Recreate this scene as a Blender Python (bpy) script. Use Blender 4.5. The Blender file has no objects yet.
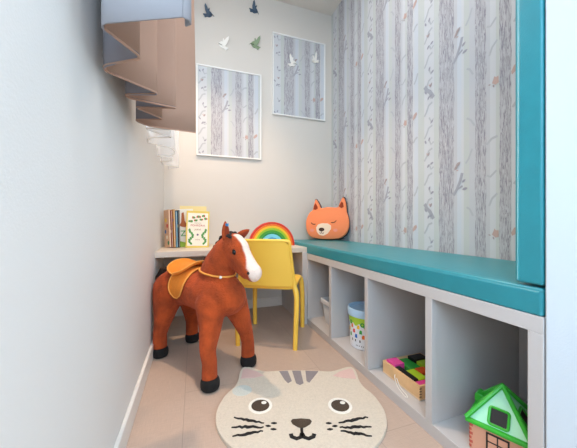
import bpy, bmesh, math, random
from mathutils import Vector, Matrix
from mathutils.bvhtree import BVHTree
from mathutils import geometry as G
random.seed(7)
D = bpy.data; SC = bpy.context.scene; COL = SC.collection; PI = math.pi

# ------------------------------------------------------------ camera
cam = D.objects.new('camera', D.cameras.new('camera')); COL.objects.link(cam)
cam.location = (0, 0, .70); cam.rotation_euler = (PI/2, 0, -.3317)
cam.data.sensor_width = 36; cam.data.lens = 272.58/577*36
cam.data.shift_y = -1.43/577; cam.data.clip_start = .02
SC.camera = cam
# ------------------------------------------------------------ world
W = D.worlds.new('world'); SC.world = W; W.use_nodes = True
bg = W.node_tree.nodes['Background']; bg.inputs[0].default_value = (.62, .80, 1, 1); bg.inputs[1].default_value = 1.2
# ------------------------------------------------------------ lamps and exposure
XW = -.215
def area(name, loc, aim, sx, sy, power, col, spread=180):
    l = D.lights.new(name, 'AREA'); l.shape = 'RECTANGLE'; l.size = sx; l.size_y = sy; l.energy = power; l.color = col
    l.spread = math.radians(spread)
    o = D.objects.new(name, l); COL.objects.link(o); o.location = loc
    o.rotation_euler = (Vector(aim)-Vector(loc)).to_track_quat('-Z', 'Y').to_euler(); return o
area('daylight_rear', (1.1, -1.93, 1.5), (-.1, .4, .9), 1.5, 1.4, 62, (.74, .87, 1))
area('daylight_left_near', (XW+.02, -.62, 1.45), (.9, .15, .7), 1.0, 1.3, 33, (.52, .77, 1))
area('daylight_left', (-.30, 1.6, 1.72), (1.0, 1.6, 1.2), .7, 1.1, 3, (.85, .93, 1))
def spot(name, loc, aim, power, col, angle, blend, r=.03):
    l = D.lights.new(name, 'SPOT'); l.energy = power; l.color = col; l.spot_size = math.radians(angle); l.spot_blend = blend; l.shadow_soft_size = r
    o = D.objects.new(name, l); COL.objects.link(o); o.location = loc
    o.rotation_euler = (Vector(aim)-Vector(loc)).to_track_quat('-Z', 'Y').to_euler(); return o
spot('downlight_lamp', (.0, 1.40, 2.52), (.04, 1.42, 0), 96, (1, .69, .44), 98, .6)
area('ceiling_fill_light', (.55, .6, 2.5), (.55, .6, 0), .9, 1.6, 17, (1, .93, .87))  # added fill with no fixture, brightens the left wall and floor
SC.view_settings.view_transform = 'Standard'; SC.view_settings.look = 'None'
SC.view_settings.gamma = 1; SC.view_settings.use_curve_mapping = False
SC.view_settings.exposure = -.07

# ------------------------------------------------------------ materials
def lin(c):
    return tuple(((v/255)/12.92 if v <= 10 else (((v/255)+.055)/1.055)**2.4) for v in c)
def mat(name, rgb, rough=.6, bump=0, bscale=60, vary=0, vscale=8, sheen=0, spec=.5, coat=0, trans=0, alpha=1, emis=0):
    m = D.materials.new(name); m.use_nodes = True; nt = m.node_tree; b = nt.nodes['Principled BSDF']
    c = lin(rgb); b.inputs['Base Color'].default_value = (*c, 1); b.inputs['Roughness'].default_value = rough
    b.inputs['Specular IOR Level'].default_value = spec
    b.inputs['Sheen Weight'].default_value = sheen; b.inputs['Coat Weight'].default_value = coat
    b.inputs['Transmission Weight'].default_value = trans; b.inputs['Alpha'].default_value = alpha
    if sheen: b.inputs['Sheen Tint'].default_value = (*[min(1, v*1.5+.1) for v in c], 1)
    tc = nt.nodes.new('ShaderNodeTexCoord')
    if bump or vary:
        n = nt.nodes.new('ShaderNodeTexNoise'); n.inputs['Scale'].default_value = bscale; n.inputs['Detail'].default_value = 4
        nt.links.new(tc.outputs['Object'], n.inputs['Vector'])
    if bump:
        bp = nt.nodes.new('ShaderNodeBump'); bp.inputs['Strength'].default_value = bump; bp.inputs['Distance'].default_value = .004
        nt.links.new(n.outputs['Fac'], bp.inputs['Height']); nt.links.new(bp.outputs['Normal'], b.inputs['Normal'])
    if vary:
        n2 = nt.nodes.new('ShaderNodeTexNoise'); n2.inputs['Scale'].default_value = vscale; n2.inputs['Detail'].default_value = 3
        nt.links.new(tc.outputs['Object'], n2.inputs['Vector'])
        r = nt.nodes.new('ShaderNodeValToRGB')
        r.color_ramp.elements[0].position = .32; r.color_ramp.elements[1].position = .68
        r.color_ramp.elements[0].color = (*[v*(1-vary) for v in c], 1); r.color_ramp.elements[1].color = (*[min(1, v*(1+vary)) for v in c], 1)
        nt.links.new(n2.outputs['Fac'], r.inputs['Fac']); nt.links.new(r.outputs['Color'], b.inputs['Base Color'])
    return m
class NT:
    def __init__(s, m): s.t = m.node_tree; s.b = s.t.nodes['Principled BSDF']
    def n(s, typ, ins=(), **kw):
        x = s.t.nodes.new(typ)
        for k, v in kw.items(): setattr(x, k, v)
        for i, v in (ins.items() if isinstance(ins, dict) else enumerate(ins)):
            if v is None: continue
            if hasattr(v, 'is_linked'): s.t.links.new(v, x.inputs[i])
            else: x.inputs[i].default_value = v
        return x
    def m(s, op, a, b=None, c=None, clamp=False):
        return s.n('ShaderNodeMath', (a, b, c), operation=op, use_clamp=clamp).outputs[0]
    def mix(s, f, a, b):
        x = s.n('ShaderNodeMix', {0: f}, data_type='RGBA')
        for i, v in ((6, a), (7, b)):
            if hasattr(v, 'is_linked'): s.t.links.new(v, x.inputs[i])
            else: x.inputs[i].default_value = (*v, 1)
        return x.outputs[2]

M = {}
M['wall'] = mat('wall_paint', (214, 209, 202), .75, bump=.12, bscale=220)
M['pillar'] = mat('wall_paint_daylight_tint', (208, 220, 230), .75, bump=.12, bscale=220)  # wall paint with the cool daylight mixed into its colour
M['wleft'] = mat('wall_paint_brightened', (230, 229, 226), .75, bump=.12, bscale=220)  # lighter copy of the wall paint, standing in for brighter light on this wall
M['ceil'] = mat('ceiling_paint', (216, 210, 202), .8, bump=.08, bscale=200)
M['base'] = mat('baseboard_paint', (232, 228, 222), .45)
M['shelf'] = mat('grey_white_laminate', (196, 192, 190), .42, bump=.03, bscale=400)
M['deskm'] = mat('desk_laminate', (214, 202, 188), .45, bump=.03, bscale=400)
M['teal'] = mat('teal_leatherette', (40, 136, 148), .34, bump=.14, bscale=500, vary=.04, vscale=20)
M['seam'] = mat('teal_stitching', (60, 150, 162), .5)
M['yellow'] = mat('yellow_plastic', (255, 204, 78), .42, bump=.06, bscale=600)
M['plush'] = mat('brown_plush', (158, 64, 20), .95, bump=.8, bscale=170, sheen=.5, vary=.22, vscale=16)
M['mane'] = mat('dark_mane_plush', (42, 28, 22), .95, bump=1, bscale=160, sheen=.3)
M['hoof'] = mat('black_plush', (16, 14, 14), .9, bump=.6, bscale=180, sheen=.12)
M['saddle'] = mat('orange_felt', (226, 132, 34), .9, bump=.5, bscale=260, sheen=.3, vary=.06, vscale=30)
M['piping'] = mat('gold_piping', (236, 160, 70), .7)
M['blackgloss'] = mat('black_gloss', (8, 8, 10), .12)
M['white'] = mat('white_paint', (238, 238, 236), .45)
M['cream'] = mat('rug_cream_pile', (214, 201, 184), .98, bump=1, bscale=260, sheen=.35, vary=.05, vscale=120)
M['rugpink'] = mat('rug_pink_pile', (222, 188, 180), .98, bump=1, bscale=260, sheen=.3)
M['ruggrey'] = mat('rug_grey_pile', (140, 132, 134), .98, bump=1, bscale=260, sheen=.3)
M['rugbrown'] = mat('rug_brown_pile', (72, 58, 44), .98, bump=1, bscale=260, sheen=.3)
M['rugblack'] = mat('rug_black_pile', (30, 26, 24), .98, bump=1, bscale=260)
M['rugblue'] = mat('rug_pale_blue_pile', (200, 206, 200), .98, bump=1, bscale=260, sheen=.3)
M['rugwhite'] = mat('rug_white_pile', (240, 236, 226), .98, bump=1, bscale=260, sheen=.3)
M['taupe'] = mat('taupe_curtain', (196, 160, 140), .75, bump=.12, bscale=700, sheen=.3)
M['greyback'] = mat('grey_curtain_backing', (142, 138, 144), .75, bump=.12, bscale=700, sheen=.2)
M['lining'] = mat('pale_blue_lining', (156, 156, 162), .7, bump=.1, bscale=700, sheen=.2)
M['foxorange'] = mat('fox_orange_fabric', (244, 140, 92), .9, bump=.3, bscale=300, sheen=.3)
M['navyfab'] = mat('navy_fabric', (36, 58, 70), .9, bump=.3, bscale=300)
M['foxbrown'] = mat('fox_rust_fabric', (140, 52, 20), .9)
M['foxcream'] = mat('fox_cream_fabric', (240, 214, 190), .9, bump=.3, bscale=300)
M['foxdark'] = mat('fox_dark_brown', (60, 32, 22), .8)
M['foxblush'] = mat('fox_blush', (236, 148, 130), .9)
M['navybird'] = mat('navy_paper', (62, 84, 106), .6)
M['greenbird'] = mat('sage_green_paper', (132, 152, 120), .6)
M['whitebird'] = mat('white_paper', (240, 238, 232), .6)
M['pine'] = mat('pine_wood', (226, 184, 134), .5, vary=.08, vscale=14)
M['birchply'] = mat('pale_wood', (236, 204, 166), .5, vary=.06, vscale=14)
M['salmon'] = mat('salmon_wood', (222, 160, 130), .5)
M['brick'] = mat('brick_red_paint', (196, 84, 66), .5)
M['green'] = mat('green_plastic', (52, 178, 48), .3)
M['mint'] = mat('pale_green_plastic', (176, 236, 200), .25)
M['dark'] = mat('dark_opening', (30, 24, 22), .6)
M['black'] = mat('black_paint', (20, 17, 16), .4)
M['pink'] = mat('pink_paint', (226, 70, 150), .4)
M['lime'] = mat('lime_paint', (168, 206, 40), .4)
M['grass'] = mat('green_paint', (36, 156, 52), .4)
M['orange'] = mat('orange_paint', (236, 92, 26), .4)
M['sky'] = mat('light_blue_paint', (130, 196, 226), .4)
M['paper'] = mat('book_pages', (236, 228, 210), .8)
M['kraft'] = mat('beige_board', (216, 186, 158), .7)
M['binrim'] = mat('frosted_white_plastic', (232, 234, 236), .35)
M['bincl'] = mat('clear_plastic', (232, 236, 240), .25, alpha=.75)
M['bucketw'] = mat('white_bucket_plastic', (236, 240, 246), .3)
M['bucketb'] = mat('pale_blue_plastic', (176, 208, 234), .3)
M['metal'] = mat('white_metal', (220, 220, 220), .3)
M['glass'] = mat('glass', (240, 246, 250), .05, trans=1, alpha=.25)
def pc(name, rgb): 
    if name not in M: M[name] = mat(name, rgb, .5)
    return M[name]

# floor: beige linen-look vinyl planks running into the room
def floor_mat():
    m = mat('beige_vinyl_plank', (205, 175, 155), .38); N = NT(m)
    P = N.n('ShaderNodeTexCoord').outputs['Object']; sp = N.n('ShaderNodeSeparateXYZ', (P,))
    X, Y = sp.outputs[0], sp.outputs[1]
    v = N.n('ShaderNodeCombineXYZ', (Y, N.m('ADD', X, .637), 0)).outputs[0]
    br = N.n('ShaderNodeTexBrick', (v,)); br.offset = .37
    br.inputs['Scale'].default_value = 1; br.inputs['Brick Width'].default_value = 1.2; br.inputs['Row Height'].default_value = .60
    br.inputs['Mortar Size'].default_value = .0016; br.inputs['Mortar Smooth'].default_value = .2
    c = lin((196, 173, 157))
    br.inputs['Color1'].default_value = (*c, 1); br.inputs['Color2'].default_value = (*[q*.93 for q in c], 1); br.inputs['Mortar'].default_value = (*[q*.75 for q in c], 1)
    wx = N.n('ShaderNodeTexNoise', (N.n('ShaderNodeCombineXYZ', (N.m('MULTIPLY', X, 500), N.m('MULTIPLY', Y, 25), 0)).outputs[0],), ); wx.inputs['Scale'].default_value = 1
    wy = N.n('ShaderNodeTexNoise', (N.n('ShaderNodeCombineXYZ', (N.m('MULTIPLY', X, 25), N.m('MULTIPLY', Y, 320), 0)).outputs[0],), ); wy.inputs['Scale'].default_value = 1
    t = N.m('MULTIPLY', N.m('ADD', wx.outputs[0], wy.outputs[0]), .5)
    f = N.m('MULTIPLY', N.m('SUBTRACT', .62, t), 1.6, clamp=True)
    N.t.links.new(N.mix(f, br.outputs[0], [q*.68 for q in c]), N.b.inputs['Base Color'])
    b = N.n('ShaderNodeBump', {0: .12, 1: .001}); N.t.links.new(t, b.inputs['Height']); N.t.links.new(b.outputs[0], N.b.inputs['Normal'])
    return m
M['floor'] = floor_mat()

# forest wallpaper: UV.x = metres from a wide trunk's left edge, UV.y = metres up
def paper_mat():
    m = mat('forest_wallpaper', (214, 214, 216), .8); N = NT(m)
    uv = N.n('ShaderNodeUVMap').outputs[0]; s = N.n('ShaderNodeSeparateXYZ', (uv,)); U, V = s.outputs[0], s.outputs[1]
    wob = N.n('ShaderNodeTexNoise', (N.n('ShaderNodeCombineXYZ', (N.m('MULTIPLY', U, 3), N.m('MULTIPLY', V, 9), 0)).outputs[0],)); wob.inputs['Scale'].default_value = 1
    uw = N.m('ADD', U, N.m('MULTIPLY', N.m('SUBTRACT', wob.outputs[0], .5), .012))
    f = N.m('FRACT', N.m('DIVIDE', N.m('ADD', uw, 5.1), .51))
    fs = N.m('FRACT', N.m('DIVIDE', N.m('ADD', U, 5.1), .51))
    def ramp(fac, stops):
        r = N.n('ShaderNodeValToRGB', (fac,)); r.color_ramp.interpolation = 'CONSTANT'; e = r.color_ramp.elements
        while len(e) < len(stops): e.new(.5)
        for i, (p, c) in enumerate(stops):
            e[i].position = p/.51; e[i].color = (*c, 1)
        return r.outputs[0]
    pale = lin((193, 195, 200)); wht = lin((203, 206, 210)); grn = lin((194, 199, 197)); blu = lin((199, 205, 213)); gy = lin((197, 199, 202))
    base = ramp(fs, [(0, gy), (.085, pale), (.10, blu), (.122, wht), (.135, grn), (.16, pale), (.188, gy), (.237, pale), (.252, wht), (.276, grn), (.289, gy), (.334, wht), (.345, blu), (.373, grn), (.415, wht), (.48, grn)])
    one, zero = (1, 1, 1), (0, 0, 0)
    trunk = ramp(f, [(0, one), (.085, zero), (.188, one), (.237, zero), (.289, one), (.334, zero)])
    nz = N.n('ShaderNodeTexNoise', (N.n('ShaderNodeCombineXYZ', (N.m('MULTIPLY', U, 170), N.m('MULTIPLY', V, 9), 0)).outputs[0],)); nz.inputs['Scale'].default_value = 1; nz.inputs['Detail'].default_value = 5; nz.inputs['Distortion'].default_value = 1.3
    line = N.m('SUBTRACT', 1, N.m('MULTIPLY', N.m('ABSOLUTE', N.m('SUBTRACT', nz.outputs[0], .5)), 16), clamp=True)
    nz2 = N.n('ShaderNodeTexNoise', (N.n('ShaderNodeCombineXYZ', (N.m('MULTIPLY', U, 330), N.m('MULTIPLY', V, 60), 3)).outputs[0],)); nz2.inputs['Scale'].default_value = 1
    l2 = N.m('MULTIPLY', N.m('SUBTRACT', nz2.outputs[0], .5), 3.0, clamp=True)
    ln = N.m('MULTIPLY', N.m('ADD', N.m('MULTIPLY', line, .95), N.m('MULTIPLY', l2, .4), clamp=True), trunk)
    c1 = N.mix(N.m('MULTIPLY', trunk, .45), base, lin((184, 184, 190)))
    c2 = N.mix(ln, c1, lin((122, 117, 130)))
    N.t.links.new(c2, N.b.inputs['Base Color']); return m
M['paper_forest'] = paper_mat()
M['twig'] = mat('print_pale_grey_branch', (180, 184, 189), .8); M['twigd'] = mat('print_grey_branch', (164, 166, 175), .8)
M['leaf'] = mat('print_grey_leaf', (156, 156, 167), .8); M['rust'] = mat('print_rust_bird', (192, 166, 158), .8); M['leafb'] = mat('print_brown_leaf', (166, 154, 154), .8)

# ------------------------------------------------------------ mesh builder
class MB:
    def __init__(s): s.bm = bmesh.new(); s.mi = 0; s.M = Matrix.Identity(4)
    def v(s, p): return s.bm.verts.new(s.M @ Vector(p))
    def f(s, vs):
        try: q = s.bm.faces.new(vs); q.material_index = s.mi; return q
        except ValueError: return None
    def box(s, x0, x1, y0, y1, z0, z1):
        a = [s.v((x, y, z)) for z in (z0, z1) for y in (y0, y1) for x in (x0, x1)]
        for q in ((0, 2, 3, 1), (4, 5, 7, 6), (0, 1, 5, 4), (2, 6, 7, 3), (0, 4, 6, 2), (1, 3, 7, 5)): s.f([a[i] for i in q])
        return s
    def prism(s, poly, fr, d0=0, d1=.01):      # fr(a,b,depth) -> point
        if G.normal([Vector((*p, 0)) for p in poly]).z < 0: poly = poly[::-1]
        lo = [s.v(fr(a, b, d0)) for a, b in poly]; hi = [s.v(fr(a, b, d1)) for a, b in poly]
        tr = G.tessellate_polygon([[Vector((a, b, 0)) for a, b in poly]])
        for t in tr: s.f([hi[i] for i in t]); s.f([lo[i] for i in reversed(t)])
        n = len(poly)
        for i in range(n): s.f([lo[i], lo[(i+1) % n], hi[(i+1) % n], hi[i]])
        return s
    def flat(s, poly, fr, d=0):
        vs = [s.v(fr(a, b, d)) for a, b in poly]
        for t in G.tessellate_polygon([[Vector((a, b, 0)) for a, b in poly]]): s.f([vs[i] for i in t])
        return s
    def loft(s, rings, closed=True, cap=True):
        R = [[s.v(p) for p in r] for r in rings]; n = len(R[0])
        for a, b in zip(R, R[1:]):
            for i in range(n if closed else n-1): s.f([a[i], a[(i+1) % n], b[(i+1) % n], b[i]])
        if cap and closed: s.f(R[0][::-1]); s.f(R[-1])
        return s
    def tube(s, pts, rad, n=10, loop=False, sq=1, cap=True):
        P = [Vector(p) for p in pts]; rings = []; up = Vector((0, 0, 1))
        r = rad if hasattr(rad, '__len__') else [rad]*len(P)
        prev = None
        for i, p in enumerate(P):
            a = P[i-1] if (i or loop) else P[0]; b = P[(i+1) % len(P)] if (i < len(P)-1 or loop) else P[-1]
            t = (b-a).normalized()
            if prev is None:
                q = up if abs(t.z) < .9 else Vector((1, 0, 0)); prev = (q-t*q.dot(t)).normalized()
            else: prev = (prev-t*prev.dot(t)).normalized()
            w = t.cross(prev)
            rings.append([p+prev*math.cos(2*PI*k/n)*r[i]*sq+w*math.sin(2*PI*k/n)*r[i] for k in range(n)])
        if loop: rings.append(rings[0])
        s.loft(rings, cap=cap and not loop); return s
    def lathe(s, prof, c, n=32, cap=False):
        s.loft([[(c[0]+r*math.cos(2*PI*k/n), c[1]+r*math.sin(2*PI*k/n), c[2]+z) for k in range(n)] for r, z in prof], cap=cap); return s
    def ball(s, c, r, rot=None, u=20, v=12):
        r = r if hasattr(r, '__len__') else (r, r, r)
        mx = s.M @ Matrix.Translation(c) @ (rot.to_4x4() if rot else Matrix.Identity(4)) @ Matrix.Diagonal((*r, 1))
        g = bmesh.ops.create_uvsphere(s.bm, u_segments=u, v_segments=v, radius=1, matrix=mx)
        for q in {f for vv in g['verts'] for f in vv.link_faces}: q.material_index = s.mi
        return s
    def build(s, name, mats, parent=None, loc=None, bevel=0, seg=2, ang=35, sub=0, smooth=True, solid=0, fixn=True):
        bmesh.ops.remove_doubles(s.bm, verts=s.bm.verts, dist=1e-6)
        if fixn: bmesh.ops.recalc_face_normals(s.bm, faces=s.bm.faces)
        me = D.meshes.new(name); s.bm.to_mesh(me); s.bm.free()
        for m in (mats if isinstance(mats, (list, tuple)) else [mats]): me.materials.append(m)
        o = D.objects.new(name, me); COL.objects.link(o)
        if parent: o.parent = parent
        if loc: o.location = loc
        if smooth and len(me.polygons):
            me.polygons.foreach_set('use_smooth', [True]*len(me.polygons)); me.set_sharp_from_angle(angle=math.radians(ang))
        if solid:
            q = o.modifiers.new('solid', 'SOLIDIFY'); q.thickness = solid; q.offset = 0
        if bevel:
            q = o.modifiers.new('bevel', 'BEVEL'); q.width = bevel; q.segments = seg; q.limit_method = 'ANGLE'; q.angle_limit = math.radians(ang); q.harden_normals = False
        if sub:
            q = o.modifiers.new('sub', 'SUBSURF'); q.levels = sub; q.render_levels = sub
        return o
def tag(o, label=None, cat=None, group=None, kind=None):
    for k, v in (('label', label), ('category', cat), ('group', group), ('kind', kind)):
        if v: o[k] = v
    return o
def thing(name, label, cat, loc=(0, 0, 0), rz=0, group=None):
    o = D.objects.new(name, None); COL.objects.link(o); o.location = loc; o.rotation_euler = (0, 0, rz); o.empty_display_size = .05
    return tag(o, label, cat, group)
def struct(name, mb, m, **k): return tag(mb.build(name, m, **k), kind='structure')
def catmull(pts, n=8, loop=False):
    P = [Vector(p) for p in pts]; out = []; L = len(P)
    for i in range(L if loop else L-1):
        g = (lambda j: P[j % L]) if loop else (lambda j: P[max(0, min(L-1, j))])
        p0, p1, p2, p3 = g(i-1), g(i), g(i+1), g(i+2)
        for k in range(n):
            t = k/n
            out.append(.5*((2*p1)+(-p0+p2)*t+(2*p0-5*p1+4*p2-p3)*t*t+(-p0+3*p1-3*p2+p3)*t**3))
    if not loop: out.append(P[-1])
    return out
def ell(cx, cy, rx, ry, n=20, rot=0):
    c, s = math.cos(rot), math.sin(rot)
    return [(cx+rx*math.cos(2*PI*k/n)*c-ry*math.sin(2*PI*k/n)*s, cy+rx*math.cos(2*PI*k/n)*s+ry*math.sin(2*PI*k/n)*c) for k in range(n)]
def stroke(pts, w, taper=True):      # thin 2D polygon along a line
    L = len(pts); a = []; b = []
    for i, p in enumerate(pts):
        q0 = Vector(pts[max(0, i-1)]); q1 = Vector(pts[min(L-1, i+1)]); t = (q1-q0).normalized(); n = Vector((-t.y, t.x))
        h = w/2*(1-.65*abs(2*i/(L-1)-1) if taper else 1); a.append(tuple(Vector(p)+n*h)); b.append(tuple(Vector(p)-n*h))
    return a+b[::-1]
def rrect(x0, x1, y0, y1, r, n=5):
    out = []
    for cx, cy, a0 in ((x1-r, y1-r, 0), (x0+r, y1-r, 90), (x0+r, y0+r, 180), (x1-r, y0+r, 270)):
        for k in range(n+1):
            a = math.radians(a0+90*k/n); out.append((cx+r*math.cos(a), cy+r*math.sin(a)))
    return out

# ------------------------------------------------------------ the room
XL, XB, XR, YB, YD, ZC = -.215, .733, 1.173, 2.209, 1.734, 2.573
RX, RY = 2.2, -2.0
struct('floor', MB().box(XL-.1, RX+.1, RY-.1, YB+.1, -.1, 0), M['floor'])
struct('ceiling', MB().box(XL-.1, RX+.1, RY-.1, YB+.1, ZC, ZC+.1), M['ceil'])
def wall_with_hole(name, axis, p0, p1, a0, a1, h0, h1, z0, z1, m):
    b = MB()
    def bx(u0, u1, w0, w1):
        if axis == 'x': b.box(p0, p1, u0, u1, w0, w1)
        else: b.box(u0, u1, p0, p1, w0, w1)
    bx(a0, a1, 0, z0); bx(a0, a1, z1, ZC); bx(a0, h0, z0, z1); bx(h1, a1, z0, z1)
    return struct(name, b, m, smooth=False)
b = MB()
for q in ((RY, YB, 0, .78), (RY, YB, 2.3, ZC), (RY, -1.2, .78, 2.3), (-.05, 1.2, .78, 2.3), (1.2, 2.0, .78, 1.15), (2.0, YB, .78, 2.3)): b.box(XL-.1, XL, *q)
struct('wall_left', b, M['wleft'], smooth=False)
wall_with_hole('wall_rear', 'y', RY-.1, RY, XL-.1, RX+.1, 0, 1.9, .75, 2.25, M['wall'])
struct('wall_back', MB().box(XL-.1, RX+.1, YB, YB+.1, 0, ZC), M['wall'])
struct('wall_outer_right', MB().box(RX, RX+.1, RY, YB, 0, ZC), M['wall'])
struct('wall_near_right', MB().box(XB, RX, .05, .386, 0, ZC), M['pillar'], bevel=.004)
def window(name, axis, p, a0, a1, z0, z1, nv):
    r = tag(D.objects.new(name, None), kind='structure'); COL.objects.link(r)
    b = MB(); g = MB(); w = .045
    def bx(q, u0, u1, w0, w1, t=.03):
        (q.box(p-t, p+t, u0, u1, w0, w1) if axis == 'x' else q.box(u0, u1, p-t, p+t, w0, w1))
    bx(b, a0, a1, z0, z0+w); bx(b, a0, a1, z1-w, z1); bx(b, a0, a0+w, z0+w, z1-w); bx(b, a1-w, a1, z0+w, z1-w)
    for k in range(1, nv): c = a0+(a1-a0)*k/nv; bx(b, c-w/2, c+w/2, z0+w, z1-w)
    bx(g, a0+w*.6, a1-w*.6, z0+w*.6, z1-w*.6, .003)
    b.build('window_frame', M['white'], r, bevel=.003); g.build('window_pane', M['glass'], r)
window('window_1', 'x', XL-.065, 1.2, 2.0, 1.15, 2.3, 2)
window('window_3', 'x', XL-.065, -1.2, -.05, .78, 2.3, 2)
window('window_2', 'y', RY-.06, 0, 1.9, .75, 2.25, 3)
b = MB(); b.box(XL, XL+.014, RY, YB, 0, .074); struct('baseboard_left', b, M['base'], bevel=.003)
b = MB(); b.box(XL+.014, .70, YB-.014, YB, 0, .074); struct('baseboard_back', b, M['base'], bevel=.003)

# forest print motifs (leaves, twigs, little animals) laid on the paper; fr(u, v, d)
def motifs(b, fr, u0, u1, v0, v1, voff, slot):
    P = .51; VP = .63
    def ok(poly): return all(u0 < a < u1 and v0 < c < v1 for a, c in poly)
    def put(poly, k):
        if ok(poly): b.mi = slot[k]; b.flat(poly, fr, .0004+.0003*slot[k]+.00002*(len(b.bm.faces) % 9))
    def leaf(a, c, l, ang, k='leaf'):
        dx, dy = math.cos(ang), math.sin(ang)
        pts = [(0, 0), (.3, .22), (.65, .24), (1, 0), (.65, -.2), (.3, -.2)]
        put([(a+(x*dx-y*dy)*l, c+(x*dy+y*dx)*l) for x, y in pts], k)
    for i in range(-4, 6):
        for j in range(-2, 7):
            o, z = i*P, voff+j*VP
            if o > u1+.1 or o+P < u0-.1: continue
            def br(pts, w, k='twig'): put(stroke([(o+x, z+y) for x, y in pts], w*(1.7 if k == 'twig' else 1.25), False), k)
            # birch strip .415-.48 : arching twigs and leaves
            for h in (.04, .17, .30, .43, .55):
                br([(.418, h-.03), (.432, h-.01), (.447, h+.02), (.47, h+.028)], .006); br([(.478, h+.06), (.462, h+.05), (.45, h+.075)], .005)
            for x, y, a in ((.44, .09, 1.0), (.452, .10, .5), (.435, .125, 2.2), (.448, .24, 1.2), (.46, .22, .6), (.437, .36, .9), (.456, .375, .4), (.446, .50, 1.1), (.432, .49, 2.0), (.458, .59, .7)):
                leaf(o+x, z+y, .024, a)
            for x, y in ((.455, .15), (.44, .42)): leaf(o+x, z+y, .026, 1.0, 'leafb'); leaf(o+x, z+y+.008, .014, 2.0, 'rust')
            br([(.42, .17), (.435, .145), (.455, .128), (.478, .09)], .016, 'twigd')
            # branch off the wide trunk, right side
            br([(.082, .20), (.10, .225), (.118, .265), (.128, .30)], .011, 'twigd'); br([(.098, .225), (.115, .232), (.13, .24)], .007, 'twigd')
            leaf(o+.128, z+.222, .028, .2); leaf(o+.126, z+.255, .024, .6)
            leaf(o+.088, z+.318, .030, .9, 'leafb'); leaf(o+.094, z+.332, .034, .7, 'leafb'); leaf(o+.098, z+.315, .012, 0, 'rust')
            # pale twigs between trunks
            br([(.18, .10), (.165, .13), (.15, .14)], .005); br([(.24, .40), (.26, .42), (.284, .425)], .006); br([(.24, .27), (.255, .262), (.28, .285)], .005); br([(.34, .52), (.355, .54), (.37, .545)], .006)
            br([(.145, .34), (.16, .36), (.176, .40)], .005); br([(.187, .50), (.17, .53), (.15, .545)], .005); br([(.345, .22), (.36, .24), (.372, .27)], .006); br([(.25, .14), (.262, .17), (.283, .19)], .005)
            # squirrel peering from behind the narrow trunk: head left, tail right
            put([(o+.262, z+.02), (o+.268, z+.034), (o+.272, z+.046), (o+.278, z+.038), (o+.288, z+.04), (o+.289, z+.012), (o+.276, z+.008)], 'rust')
            leaf(o+.258, z+.016, .012, 2.8, 'leafb'); leaf(o+.266, z+.012, .014, -1.2, 'leafb')
            put([(o+.335, z+.03), (o+.345, z+.05), (o+.362, z+.058), (o+.368, z+.045), (o+.355, z+.028), (o+.338, z+.018)], 'rust')
    b.mi = 0
PM = [M['paper_forest'], M['twig'], M['twigd'], M['leaf'], M['rust'], M['leafb']]
SL = dict(twig=1, twigd=2, leaf=3, rust=4, leafb=5)
def set_uv(o, fn):
    me = o.data; uv = me.uv_layers.new(name='UVMap')
    for l in me.loops: uv.data[l.index].uv = fn(me.vertices[l.vertex_index].co)
b = MB(); b.box(XR, XR+.1, .386, YB, 0, ZC)
fr = lambda u, v, d: (XR-d, 1.06-u, v)
motifs(b, fr, 1.06-YB, 1.06-.39, .5, ZC, .0, SL)
o = struct('wall_right', b, PM, smooth=False, fixn=False)
set_uv(o, lambda c: (1.06-c.y, c.z))

# ------------------------------------------------------------ storage bench in the niche
bench = thing('storage_bench', 'long grey-white storage bench with open cubbies under teal cushion', 'bench', (XB, .386, 0))
def bb(x0, x1, y0, y1, z0, z1, name, bev=.0012):
    MB().box(x0-XB, x1-XB, y0-.386, y1-.386, z0, z1).build(name, M['shelf'], bench, bevel=bev)
BX = XR-.002; BE = YB-.002
bb(XB, BX, .388, BE, .450, .488, 'top_panel'); bb(XB, BX, .388, BE, 0, .041, 'bottom_panel')
bb(BX-.012, BX, .388, BE, .041, .450, 'back_panel')
for y0, y1 in ((.388, .419), (.690, .717), (1.038, 1.063), (1.384, 1.411), (1.728, 1.755), (BE-.027, BE)):
    bb(XB, BX-.012, y0, y1, .041, .450, 'divider')

# desk
desk = thing('desk', 'low pale laminate desk spanning the back wall behind horse and chair', 'desk', (XL, YD, 0))
MB().box(.0, XB-XL-.001, 0, YB-YD-.001, .496, .530).build('desk_top', M['deskm'], desk, bevel=.0015)
MB().box(.699-XL, XB-XL-.001, 0, YB-YD-.001, 0, .496).build('side_panel', M['shelf'], desk, bevel=.0012)
MB().box(.699-XL-.45, .699-XL, .42, .435, .40, .496).build('rear_rail', M['deskm'], desk, bevel=.0012)

# cushions
def cushion(root, x0, x1, y0, y1, z0, z1, crown, axis, name='cushion_cover', r=.026):
    b = MB(); nx, ny, nz = 2, 2, 2
    b.box(x0, x1, y0, y1, z0, z1)
    bmesh.ops.subdivide_edges(b.bm, edges=b.bm.edges[:], cuts=9, use_grid_fill=True)
    for v in b.bm.verts:
        a = (2*(v.co.x-x0)/(x1-x0)-1, 2*(v.co.y-y0)/(y1-y0)-1, 2*(v.co.z-z0)/(z1-z0)-1)
        if axis == 'z' and a[2] > .0: v.co.z += crown*(1-a[0]**4)*(1-a[1]**8)*a[2]
        if axis == 'y' and a[1] > 0: v.co.y += crown*(1-a[0]**4)*(1-a[2]**8)*a[1]
    return b.build(name, M['teal'], root, bevel=r, seg=4, ang=50)
cu = thing('bench_cushion', 'long teal leatherette seat cushion lying on storage bench', 'cushion', (XB, .39, .488))
cushion(cu, 0, XR-XB-.004, 0, YB-.39-.004, 0, .064, .004, 'z')
MB().tube([(.0075, .03, .0078), (.0075, 1.79, .0078)], .0013, 6).build('seam', M['seam'], cu)
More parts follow.
